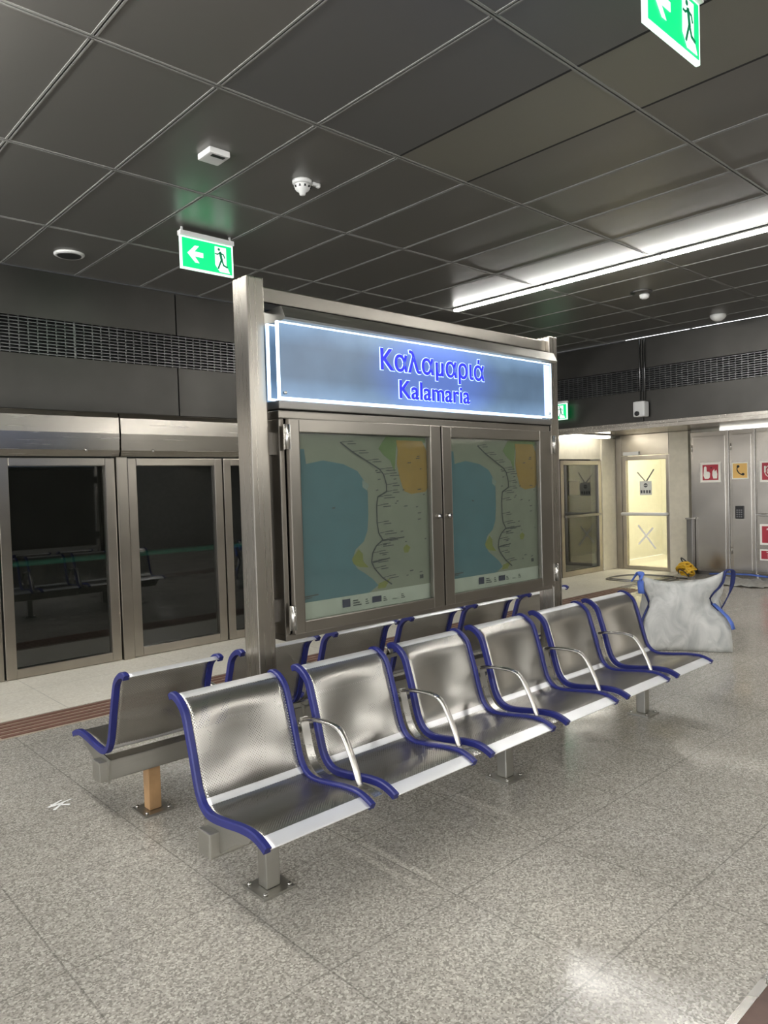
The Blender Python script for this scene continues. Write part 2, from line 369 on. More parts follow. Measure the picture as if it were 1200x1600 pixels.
# polished header under the left fascia: bulging cover panels
def header(a, b, label):
    prof = [(WY+.06, FB-.002), (WY-.03, FB-.004), (WY-.055, FB-.05), (WY-.06, 2.05), (WY-.05, 1.90), (WY-.03, 1.845), (WY+.06, 1.842)]
    m = MB(); m.prism([(a,y,z) for y,z in prof], (b-a,0,0), M['steel_hdr'])
    o = m.build('trim_1'); struct(o, label, 'trim')
    for x in (a+.3, b-.3):
        k = MB().lathe((x,WY-.062,1.90), [(.012,.01),(.012,0),(.008,-.006),(.002,-.007)], M['steel_tube'], 12, 'y'); k.build('bolt', o)
posts = [-3.50,-1.42,.66,2.74,4.82,6.90,8.98]
edges = [-4.9]+[p+.05 for p in posts]+[9.72]
for a, b in zip(edges[:-1], edges[1:]): header(a+.008, b-.008, 'polished steel header above the platform doors')
n = 0
for i, p in enumerate(posts):
    q = MB().box(p, p+.10, WY-.07, WY+.05, 0, 1.838, M['steel_v'], .006); struct(q.build('trim_2'), 'steel post between glass platform doors', 'trim')
def leaf(a, b, zt=1.83, lab='glass platform screen door in a brushed steel frame'):
    global n; n += 1
    d = empty('door_%d' % n, ((a+b)/2, WY, 0)); struct(d, lab, 'door')
    y0, y1 = WY-.045, WY+.03; s = .085
    bx('stile', d, a, a+s, y0, y1, .005, zt, M['steel_v'], .006); bx('stile', d, b-s, b, y0, y1, .005, zt, M['steel_v'], .006)
    bx('rail', d, a+s, b-s, y0, y1, zt-.07, zt, M['steel_h'], .006); bx('rail', d, a+s, b-s, y0, y1, .005, .085, M['steel_h'], .006)
    bx('glass_pane', d, a+s-.004, b-s+.004, WY-.012, WY-.002, .08, zt-.065, M['glass'])
    return d
for p in [-3.50,-1.42,.66,2.74,4.82,6.90]: leaf(p+.11, p+1.085); leaf(p+1.10, p+2.07)
leaf(9.10, 9.72)
# glass door at the far end of the platform edge
de = leaf(9.75, 10.93, 1.83, 'far glass platform end door under the soffit lamp')
bx('push_bar', de, 9.82, 10.86, WY-.09, WY-.06, .93, .97, M['steel_dark'], .008)
bx('notice', de, 10.02, 10.30, WY-.02, WY-.014, 1.28, 1.50, M['steel_dark'])
o = bx('trim_3', None, 9.74, 10.95, WY-.02, WY+.05, 1.85, 2.2, M['creampanel'], .004); struct(o, 'cream panel above the far platform end door', 'trim')
o = MB().box(10.95, EX, WY-.05, WY+.08, 0, 2.2, M['creampanel'], .01).build('wall_corner'); struct(o, 'cream corner panel between the two glass doors', 'wall')

# ------------------------------------------------------------------ end recess
s_ = MB().box(FX, EX+.1, -5, WY+.08, 2.245, 2.285, M['steel_hdr']).build('ceiling')
struct(MB().box(FX-.012, FX+.02, -5, WY-.02, 2.19, 2.244, M['steel_hdr'], .004).build('trim_4'), 'polished steel lip along the soffit edge', 'trim')
struct(s_, 'polished steel soffit over the recess at the far end', 'ceiling')
def wallbox(x0,x1,y0,y1,z0,z1,m,name,label,bev=.003):
    return struct(MB().box(x0,x1,y0,y1,z0,z1,m,bev).build(name), label, 'wall')
wallbox(EX-.03, EX+.08, 6.39, WY-.06, 0, 2.24, M['steel_v'], 'wall_end', 'steel jamb left of the lit glass door')
wallbox(EX-.03, EX+.08, 5.24, 5.555, 0, 2.24, M['creampanel'], 'wall_end', 'cream steel panel right of the lit glass door')
wallbox(EX-.03, EX+.08, 5.56, 6.385, 1.90, 2.24, M['steel_h'], 'wall_end', 'steel panel above the lit glass door')
d = empty('door_20', (EX, 5.97, 0)); struct(d, 'tall lit glass door with white tape crosses', 'door')
dx0, dx1 = EX-.02, EX+.05
bx('stile', d, dx0, dx1, 6.315, 6.385, .005, 1.89, M['steel_v'], .005); bx('stile', d, dx0, dx1, 5.56, 5.615, .005, 1.89, M['steel_v'], .005)
bx('rail', d, dx0, dx1, 5.615, 6.315, 1.82, 1.89, M['steel_h'], .005); bx('rail', d, dx0, dx1, 5.615, 6.315, .005, .06, M['steel_h'], .005)
bx('glass_pane', d, EX+.01, EX+.02, 5.61, 6.32, .055, 1.825, M['glass_end'])
pb = MB().tube([(EX-.03,6.38,.93),(EX-.085,6.36,.93),(EX-.085,5.62,.93),(EX-.03,5.58,.93)], .028, M['white'], 12); pb.build('push_bar', d)
bx('door_closer', d, EX-.08, EX-.02, 6.05, 6.33, 1.90, 1.96, M['white'], .01)
def strip(m, a, b, w, x, mat):       # flat tape between two (y,z) points on a plane of constant x
    a, b = Vector((x,*a)), Vector((x,*b)); t = (b-a).normalized(); u = t.cross(Vector((1,0,0)))*w/2
    m.prism([a-u, a+u, b+u, b-u], (-.002,0,0), mat)
tp = MB(); strip(tp, (6.12,1.62),(5.92,1.40), .022, EX+.008, M['beam']); strip(tp, (5.83,1.66),(5.98,1.44), .022, EX+.008, M['vent']); tp.build('tape_cross', d)
tp = MB(); strip(tp, (6.12,.74),(5.82,.36), .03, EX+.008, M['tape']); strip(tp, (5.86,.70),(6.12,.42), .03, EX+.0095, M['tape']); tp.build('tape_cross', d)
nb = MB().box(EX+.003, EX+.008, 5.87, 6.08, 1.24, 1.47, M['foot'] if 'foot' in M else M['m_foot'])
nb.lathe((EX+.003,5.975,1.40), [(.035,0),(.035,-.002)], M['m_line'], 16, 'x')
for k in range(4): nb.box(EX+.001, EX+.003, 5.89+.048*k, 5.92+.048*k, 1.27, 1.32, M['m_line'])
nb.box(EX+.0, EX+.0035, 5.945, 6.005, 1.395, 1.405, M['m_foot'])
nb.build('notice', d)
# lit room behind that door
for nm, bb, mt in (('wall_room_right',(EX+.1,14,4.8,4.85,0,2.6),'cream'),('wall_room_left',(EX+.1,14,7.0,7.05,0,2.6),'cream'),('wall_room_back',(14,14.05,4.8,7.05,0,2.6),'cream'),('floor',(EX+.1,14,4.86,6.99,-.05,0),'floor_pale'),('ceiling',(EX+.1,14,4.8,7.05,2.6,2.65),'cream'),('wall_room_front',(EX+.09,EX+.1,4.8,5.55,0,2.6),'cream'),('wall_room_front',(EX+.09,EX+.1,6.4,7.05,0,2.6),'cream'),('wall_room_front',(EX+.09,EX+.1,5.55,6.4,1.9,2.6),'cream')):
    struct(MB().box(*bb, M[mt]).build(nm), 'cream surface of the lit room behind the end glass door', nm.split('_')[0])
o = MB().box(12.2, 12.8, 5.5, 6.0, 2.52, 2.60, M['e_room'], .01).build('ceiling_lamp'); tag(o, 'bright warm lamp on the ceiling of the room behind the end glass door', 'lamp')
for k, (y, w) in enumerate(((6.18,.10),(6.03,.07),(5.8,.14))):
    o = MB().box(13.0, 13.25, y, y+w, 0, .12+.04*k, M['tape'], .008).box(12.995, 13.0, y+w*.4, y+w*.5, 0, .12+.04*k, M['cream']).build('carton'); tag(o, ['small white carton at the left on the floor behind the lit glass door','narrow white carton in the middle behind the lit glass door','wide white carton at the right behind the lit glass door'][k], 'box')

# steel cabinets
def cabinet(y0, y1, label, handle=False, split=None):
    c = empty('steel_cabinet', (EX-.03, (y0+y1)/2, 0), label, 'cabinet')
    bx('carcass', c, EX-.10, EX+.08, y0+.004, y1-.004, .06, 2.20, M['steel_cab'], .004)
    bx('plinth', c, EX-.06, EX+.06, y0+.01, y1-.01, 0, .06, M['steel_dark'])
    if split:
        bx('door', c, EX-.135, EX-.10, y0+.03, y1-.03, split+.02, 2.14, M['steel_cab'], .006)
        bx('door', c, EX-.135, EX-.10, y0+.03, y1-.03, .09, split-.015, M['steel_cab'], .006)
        bx('ledge', c, EX-.15, EX-.10, y0+.01, y1-.01, split-.008, split+.012, M['steel_tube'], .003)
    else:
        d = bx('door', c, EX-.125, EX-.10, y0+.045, y1-.045, .10, 2.13, M['steel_cab'], .006)
        for z in (.35, 1.9): MB().tube([(EX-.13,y1-.035,z),(EX-.13,y1-.035,z+.10)], .008, M['steel_tube'], 8).build('hinge', d)
    return c
cabinet(4.59, 5.17, 'tall steel cabinet with the red call-point sign, left end of the row')
cb2 = cabinet(4.215, 4.585, 'narrow steel cabinet with the yellow telephone sign')
cabinet(3.40, 4.21, 'steel cabinet with a ledge and two doors at the right edge', split=.93)
cabinet(2.5, 3.395, 'steel cabinet beyond the right edge of the view'); cabinet(1.2, 2.495, 'wide steel cabinet far along the end wall')
wallbox(EX-.02, EX+.08, -5, 1.195, 0, 2.24, M['steel_cab'], 'wall_end', 'steel clad end wall beyond the cabinets')
kp = empty('keypad', (EX-.135, 4.43, .87), 'small black keypad on the narrow steel cabinet', 'keypad')
bx('housing', kp, EX-.150, EX-.126, 4.37, 4.487, .873, 1.064, M['black'], .006)
kk = MB()
for i in range(3):
    for j in range(4): kk.box(EX-.154, EX-.150, 4.387+i*.031, 4.407+i*.031, .895+j*.032, .915+j*.032, M['vent'])
kk.build('buttons', kp)
o = MB().box(EX-.23, EX-.14, 5.10, 5.19, 0, .86, M['steel_dark'], .008).box(EX-.245, EX-.136, 5.085, 5.205, .86, .885, M['steel_tube'], .006).build('bollard'); tag(o, 'dark square waist-high post with a pale cap beside the steel cabinets', 'post')
# signs on the cabinets
SX = EX-.128
def sign(y0, y1, z0, z1, face, label, art, border=.018, rim='cream_sign', SX=EX-.126):
    s = empty('safety_sign', (SX, (y0+y1)/2, z0), label, 'sign')
    bx('backing_plate', s, SX-.006, SX, y0, y1, z0, z1, M[rim], .001)
    bx('face', s, SX-.009, SX-.0055, y0+border, y1-border, z0+border, z1-border, M[face])
    m = MB(); art(m, (y0+y1)/2, (z0+z1)/2, (z1-z0)/2, SX-.010); m.build('pictogram', s)
def P(m, pts, cy, cz, h, x, mat):
    m.prism([(x, cy-a*h, cz+b*h) for a, b in pts], (-.002,0,0), mat)
def art_call(m, cy, cz, h, x):
    W = M['cream_sign']
    P(m, [(-.62,.55),(-.5,.62),(-.38,.55),(-.36,.1),(-.1,.05),(-.02,-.1),(-.05,-.5),(-.2,-.64),(-.55,-.64),(-.7,-.3),(-.66,.0)], cy, cz, h, x, W)
    P(m, [(.3,-.62),(.66,-.62),(.7,-.2),(.6,.25),(.45,.05),(.4,.35),(.22,.1),(.2,-.3)], cy, cz, h, x, W)
    P(m, [(.0,.5),(.2,.5),(.2,.4),(.0,.4)], cy, cz, h, x, M['black'])
def art_phone(m, cy, cz, h, x):
    pts = crom([(-.28,.48,0),(-.34,.18,0),(-.22,-.12,0),(.0,-.36,0),(.30,-.50,0)], 5)
    m.tube([(x, cy-p.x*h, cz+p.y*h) for p in pts], .008, M['black'], 8)
    for (a, b) in ((-.2,.52),(.36,-.42)): m.lathe((x, cy-a*h, cz+b*h), [(.02,.004),(.02,-.006)], M['black'], 12, 'x')
def art_hose(m, cy, cz, h, x):
    W = M['cream_sign']
    for r0 in (.55,.33):
        pts = [(x, cy-math.cos(a)*r0*h, cz+math.sin(a)*r0*h) for a in [k*math.pi/12 for k in range(25)]]
        m.tube(pts, .006, W, 6)
    P(m, [(-.6,-.1),(-.45,-.1),(-.45,.5),(-.6,.5)], cy, cz, h, x, W)
def art_ext(m, cy, cz, h, x):
    W = M['cream_sign']
    P(m, [(-.15,-.6),(.2,-.6),(.22,.2),(.1,.35),(-.05,.35),(-.17,.2)], cy, cz, h, x, W)
    P(m, [(-.4,.45),(.1,.38),(.1,.5),(-.35,.62)], cy, cz, h, x, W)
sign(4.70, 5.006, 1.424, 1.726, 'red', 'square red and white fire call sign with a hand, on the left steel cabinet', art_call, .034)
sign(4.299, 4.535, 1.461, 1.708, 'amber', 'square yellow sign with a black telephone handset', art_phone, .016)
sign(3.83, 4.135, 1.41, 1.718, 'red', 'red and white fire sign at eye height on the rightmost cabinet', art_hose, .03, SX=EX-.136)
sign(3.84, 4.145, .499, .80, 'red', 'red and white fire sign just below the ledge of the rightmost cabinet', art_ext, .03, SX=EX-.136)
sign(3.90, 4.148, .273, .433, 'red', 'small red and white sign lowest on the rightmost cabinet', art_ext, .02, SX=EX-.136)

# ------------------------------------------------------------------ ceiling fittings
def linear(pts, label, name='ceiling_light', w=.045, mat='e_light', th=.035, extrude=True):
    (x0,y0),(x1,y1),z = pts
    c = empty(name, ((x0+x1)/2,(y0+y1)/2,z-th), label, 'light')
    alongy = abs(y1-y0) > abs(x1-x0); L = abs(y1-y0) if alongy else abs(x1-x0); k = max(1, round(L/1.18)); 
    for i in range(k):
        a = i/k; b = (i+1)/k
        if alongy:
            ya, yb = y0+(y1-y0)*a, y0+(y1-y0)*b; lo, hi = min(ya,yb)+.012, max(ya,yb)-.012
            bx('housing', c, x0-w*.75, x0+w*.75, lo-.008, hi+.008, z-th*.45, z-.0005, M['steel_dark'], .003)
            bx('diffuser', c, x0-w/2, x0+w/2, lo, hi, z-th, z-th*.45, M[mat], .008)
        else:
            xa, xb = x0+(x1-x0)*a, x0+(x1-x0)*b; lo, hi = min(xa,xb)+.012, max(xa,xb)-.012
            bx('housing', c, lo-.008, hi+.008, y0-w*.75, y0+w*.75, z-th*.45, z-.0005, M['steel_dark'], .003)
            bx('diffuser', c, lo, hi, y0-w/2, y0+w/2, z-th, z-th*.45, M[mat], .008)
    return c
linear(((6.10,5.38),(6.10,-4.07),CZ-.004), 'long thin white light line on the ceiling right of the sign')
linear(((.55,6.3),(.55,-4.5),CZ-.004), 'white light line on the ceiling beyond the left edge of the view', th=.11, w=.06)
wlt = empty('added_wall_light', (3,-4.95,2.52), 'long bright strip added unseen behind the camera for the seat reflections', 'light')  # unseen strip added so the seat backs have something bright to reflect
bx('housing', wlt, -4.5, 9, -4.998, -4.94, 2.52, 2.82, M['steel_dark'], .004)
for k in range(6): bx('diffuser', wlt, -4.45+2.24*k, -2.26+2.24*k, -4.94, -4.90, 2.55, 2.79, M['e_added'], .008)
linear(((FX+.09,4.655),(FX+.09,-4.8),2.245), 'white light line along the front edge of the soffit above the cabinets', w=.06, mat='e_light2')
linear(((9.6,6.36),(10.9,6.36),2.245), 'short white light under the soffit above the far platform door', w=.12, mat='e_light2', th=.06)

def exit_sign(cx, y, ztop, label, axis='x', drop=.03, arrow=-1):
    W, H, T = .435, .235, .022
    e = empty('exit_sign', (cx, y, ztop), label, 'sign', 'green lit exit signs')
    def T3(u, v, w):   # u along face (right positive as seen), v up, w toward viewer
        return (cx+u, y-w, ztop-drop+v) if axis == 'x' else (cx-w, y-u, ztop-drop+v)
    def B(name, u0,u1,v0,v1,w0,w1,m,bev=0):
        a = T3(u0,v0,w0); b = T3(u1,v1,w1)
        return bx(name, e, min(a[0],b[0]),max(a[0],b[0]),min(a[1],b[1]),max(a[1],b[1]),min(a[2],b[2]),max(a[2],b[2]),m,bev)
    B('housing', -W/2-.005, W/2+.005, -.035, .0, -.022, .026, M['white'], .006)
    if axis == 'x':
        for sx in (-1,1):
            B('bracket', sx*(W/2-.02)-.006, sx*(W/2-.02)+.006, 0, drop-.001, -.006, .006, M['white'])
    else: B('bracket', -.05, .05, -.03, -.005, -.10, -.02, M['white'])
    f = B('frame', -W/2, W/2, -.035-H, -.036, -.008, .010, M['e_white'], .003)
    p = B('green_panel', -W/2+.014, W/2-.014, -.035-H+.014, -.046, -.009, .0115, M['e_green'])
    def poly(name, pts, mat, w=.0125):
        m = MB(); q = [T3(a*H, -.035-H/2+b*H, w) for a, b in pts]
        nrm = (0,-.0015,0) if axis == 'x' else (-.0015,0,0)
        m.prism(q, nrm, mat); m.build(name, e)
    poly('arrow', [(-.70,.0),(-.44,.26),(-.30,.26),(-.46,.075),(-.16,.075),(-.16,-.075),(-.46,-.075),(-.30,-.26),(-.44,-.26)], M['e_white'])
    poly('doorway', [(.26,.38),(.66,.38),(.66,-.16),(.78,-.40),(.42,-.40),(.26,-.20)], M['e_white'])
    m = MB()
    nrm = Vector((0,-.0015,0)) if axis == 'x' else Vector((-.0015,0,0))
    def st(pts, w):
        for a, b in zip(pts[:-1], pts[1:]):
            a, b = Vector(a), Vector(b); t = (b-a).normalized(); u = Vector((-t.y,t.x))*w/2
            q = [a-u-t*w*.3, a+u-t*w*.3, b+u+t*w*.3, b-u+t*w*.3]
            m.prism([Vector(T3(c.x*H, -.035-H/2+c.y*H, .0145)) for c in q], nrm, M['e_dgreen'])
    m.prism([Vector(T3((.40+.045*math.cos(a))*H, -.035-H/2+(.30+.045*math.sin(a))*H, .0145)) for a in [k*math.pi/5 for k in range(10)]], nrm, M['e_dgreen'])
    st([(.44,.21),(.49,-.02)], .085); st([(.44,.19),(.34,.14),(.27,.15)], .04); st([(.46,.19),(.56,.16),(.60,.06)], .04)
    st([(.48,-.02),(.42,-.16),(.36,-.30)], .055); st([(.49,-.02),(.56,-.18),(.68,-.22)], .055)
    m.build('running_figure', e)
    return e
exit_sign(2.74, 1.30, CZ, 'green exit sign cut by the top edge, nearest the camera')
exit_sign(2.82, 4.90, CZ, 'green exit sign hanging left of the station sign frame')
exit_sign(FX-.12, 6.30, 2.71, 'small green exit sign on the far fascia behind the right post', axis='y')

o = empty('smoke_detector', (2.832,3.727,CZ-.09), 'white round smoke detector with a small side lamp, on the ceiling above the station sign', 'smoke detector')
MB().lathe((2.832,3.727,CZ), [(.062,0),(.062,-.012),(.055,-.022)], M['white']).build('base', o)
MB().lathe((2.832,3.727,CZ), [(.048,-.022),(.052,-.04),(.040,-.058),(.022,-.068),(.018,-.085),(.006,-.09)], M['white']).build('sensor_head', o)
m = MB()
for k in range(10):
    a = k*math.pi/5; m.box(2.832+.047*math.cos(a)-.006, 2.832+.047*math.cos(a)+.006, 3.727+.047*math.sin(a)-.006, 3.727+.047*math.sin(a)+.006, CZ-.047, CZ-.035, M['black'])
m.build('vent_slots', o)
MB().box(2.89,2.935,3.69,3.71,CZ-.02,CZ,M['white'],.004).lathe((2.935,3.70,CZ-.012), [(.016,.01),(.016,-.008),(.006,-.016)], M['white'], 12).build('indicator', o)
o = empty('ceiling_sensor', (2.215,3.73,CZ-.04), 'small square white ceiling sensor with a dark slot, left of the smoke detector', 'sensor')
MB().box(2.15,2.28,3.66,3.80,CZ-.035,CZ,M['white'],.01).build('housing', o); MB().box(2.175,2.255,3.675,3.70,CZ-.038,CZ-.030,M['black']).build('slot', o)
o = MB().lathe((2.224,5.998,CZ), [(.115,0),(.115,-.008),(.10,-.016)], M['white'], 32).lathe((2.224,5.998,CZ-.016), [(.092,0),(.085,-.003)], M['vent'], 32).build('ceiling_speaker'); tag(o, 'round pale ceiling speaker left of the middle exit sign', 'speaker')
o = MB().lathe((7.155,3.76,CZ), [(.11,0),(.11,-.01),(.06,-.03)], M['vent'], 24).lathe((7.18,3.74,CZ-.03), [(.05,0),(.045,-.03),(.02,-.045)], M['white'], 16).build('ceiling_fitting'); tag(o, 'round recessed ceiling fitting just beyond the long light line', 'ceiling fitting')
o = MB().lathe((8.926,3.727,CZ), [(.09,0),(.09,-.02),(.07,-.05),(.03,-.075)], M['white'], 24).build('smoke_detector'); tag(o, 'far white smoke detector near the end fascia', 'smoke detector')
o = empty('security_camera', (FX-.1,4.93,2.30), 'white rounded camera with a dark lens on the far fascia', 'camera')
m = MB(); m.box(FX-.17, FX-.04, 4.86, 5.03, 2.34, 2.55, M['white'], .03); m.build('housing', o)
MB().lathe((FX-.17,4.965,2.385), [(.032,.0),(.032,-.02),(.02,-.028)], M['black'], 16, 'x').build('lens', o)
MB().box(FX-.06, FX-.005, 4.91, 4.98, 2.40, 2.48, M['white']).build('mount', o)
m = MB().tube([(FX-.035,4.99,CZ-.02),(FX-.035,4.99,2.55)], .007, M['vent'], 8); m.tube([(FX-.035,4.92,CZ-.02),(FX-.035,4.92,2.55)], .007, M['vent'], 8); m.build('conduit', o)

# ------------------------------------------------------------------ station sign / map frame
T = empty('station_sign_frame', (2.955,2.82,0), 'steel station sign and map frame standing between the two benches', 'sign frame')
bx('post', T, 1.778, 1.866, 2.762, 2.878, 0, 2.44, M['post'], .006); bx('post', T, 4.04, 4.13, 2.762, 2.878, 0, 2.44, M['post'], .006)
bx('top_beam', T, 1.866, 4.04, 2.79, 2.86, 2.345, 2.412, M['case'], .006)
g = MB().box(1.868, 4.038, 2.80, 2.85, 2.315, 2.343, M['darkgap']).build('beam_gap', T)
hs = MB(); hs.prism([(1.925,2.70,2.255),(1.925,2.69,2.265),(1.925,2.715,2.318),(1.925,2.925,2.318),(1.925,2.95,2.265),(1.925,2.94,2.255)], (2.095,0,0), M['beam']); hs.build('sign_housing', T)
bx('sign_board', T, 1.89, 3.965, 2.775, 2.865, 1.905, 2.243, M['signboard'])
sp = bx('sign_panel', T, 1.888, 3.962, 2.700, 2.712, 1.905, 2.243, M['signboard'])
def rim(y, nm):
    r = MB(); x0,x1,z0,z1 = 1.886,3.964,1.903,2.245; w = .009
    r.box(x0,x0+w,y-.001,y+.013,z0,z1,M['e_rim']); r.box(x1-w,x1,y-.001,y+.013,z0,z1,M['e_rim'])
    r.box(x0+w,x1-w,y-.001,y+.013,z0,z0+w,M['e_rim']); r.box(x0+w,x1-w,y-.001,y+.013,z1-w*.8,z1,M['e_rim'])
    return r.build(nm, T)
rim(2.699, 'lit_rim'); rim(2.775, 'lit_rim')
bx('rear_panel', T, 1.888, 3.962, 2.928, 2.940, 1.905, 2.243, M['signboard']); rim(2.929, 'lit_rim')
bx('end_glow_strip', T, 3.885, 3.945, 2.6965, 2.6985, 1.915, 2.232, M['e_end'])  # emissive strip paints the board's lit end as seen through the panel
m = MB()
for x in (1.915, 3.93): m.lathe((x,2.699,1.93), [(.007,0),(.007,-.012),(.004,-.014)], M['steel_tube'], 12, 'y')
m.build('fixing_bolts', T)
bx('bottom_rail', T, 1.90, 3.99, 2.72, 2.92, 1.862, 1.90, M['steel_dark'], .004)
def text(s, w, x0, zbase, y, mat, name, offset=0, ext=.002, parent=None):
    cu = bpy.data.curves.new(name, 'FONT'); cu.body = s; cu.extrude = ext; cu.offset = offset; cu.size = 1
    cu.space_character = 1.03
    ob = bpy.data.objects.new(name+'_src', cu); COL.objects.link(ob); bpy.context.view_layer.update()
    me = bpy.data.meshes.new_from_object(ob.evaluated_get(bpy.context.evaluated_depsgraph_get()))
    bpy.data.objects.remove(ob); 
    xs_ = [v.co.x for v in me.vertices]; L = max(xs_)-min(xs_); k = w/L; mx = min(xs_)
    return me, k, mx
def put_text(s, w, x0, zb, hscale, parent):
    for nm, off, mat, y, grow in (('letter_halo', .036, M['e_halo'], 2.6975, 1), ('lettering', .014, M['e_letter'], 2.6945, 0)):
        me, k, mx = text(s, w, x0, zb, y, mat, nm, off, .0)
        if grow: kk, mm = k0k, mm0
        else: kk, mm = k, mx
        bm = bmesh.new(); bm.from_mesh(me)
        for v in bm.verts:
            x, yy = v.co.x, v.co.y
            v.co = Vector((x0+(x-mm)*kk, 0, zb+yy*kk*hscale))
        b2 = MB(); 
        b2.merge(bm, mat); 
        fs = b2.bm.faces[:]
        ret = bmesh.ops.extrude_face_region(b2.bm, geom=fs)
        for v in [g for g in ret['geom'] if isinstance(g, bmesh.types.BMVert)]: v.co.y -= .002
        for v in b2.bm.verts: v.co.y += y
        bmesh.ops.recalc_face_normals(b2.bm, faces=b2.bm.faces[:])
        b2.build(nm, parent); bpy.data.meshes.remove(me)
for s_txt, w, x0, zb, hs_ in (('Kαλαμαριά', .80, 2.497, 2.085, 1.02), ('Kalamaria', .545, 2.622, 1.95, .96)):
    me, k0k, mm0 = text(s_txt, w, x0, zb, 0, None, 'probe', .006, 0); bpy.data.meshes.remove(me)
    put_text(s_txt, w, x0, zb, hs_, T)
# showcase
bx('case_back', T, 1.93, 3.97, 2.86, 2.90, .83, 1.85, M['steel_dark'], .004)
for nm, a in (('case_frame', (1.905,3.985,2.735,2.86,1.82,1.858)), ('case_frame', (1.905,3.985,2.735,2.86,.815,.845)), ('case_frame', (1.905,1.93,2.735,2.86,.845,1.82)), ('case_frame', (3.96,3.985,2.735,2.86,.845,1.82))):
    bx(nm, T, *a, M['case'], .005)
for (z0,z1) in ((.90,1.0),(1.66,1.76)):
    bx('side_bracket', T, 1.866, 1.905, 2.79, 2.83, z0, z1, M['steel_dark']); bx('side_bracket', T, 3.985, 4.04, 2.79, 2.83, z0, z1, M['steel_dark'])
def case_door(x0, x1, g0, g1, hx, lx):
    d = MB().box(x0, g0, 2.70, 2.733, .845, 1.82, M['case'], .006).box(g1, x1, 2.70, 2.733, .845, 1.82, M['case'], .006).box(g0, g1, 2.702, 2.733, 1.758, 1.82, M['case'], .004).box(g0, g1, 2.702, 2.733, .845, .90, M['case'], .004).build('case_door', T)
    bx('glass_pane', d, g0-.003, g1+.003, 2.714, 2.718, .897, 1.762, M['glass_map'])
    for z in (.87, 1.68):
        h = MB().tube([(hx,2.692,z),(hx,2.692,z+.11)], .011, M['steel_tube'], 10).box(hx-.018,hx+.018,2.695,2.702,z,z+.11,M['steel_tube']); h.build('hinge', d)
    MB().lathe((lx,2.70,1.335), [(.013,.002),(.013,-.012),(.008,-.016),(.008,-.02)], M['steel_tube'], 14, 'y').box(lx-.003,lx+.003,2.6775,2.681,1.325,1.345,M['black']).build('lock', d)
case_door(1.935, 2.925, 1.992, 2.845, 1.920, 2.895); case_door(2.935, 3.957, 3.01, 3.83, 3.972, 2.975)
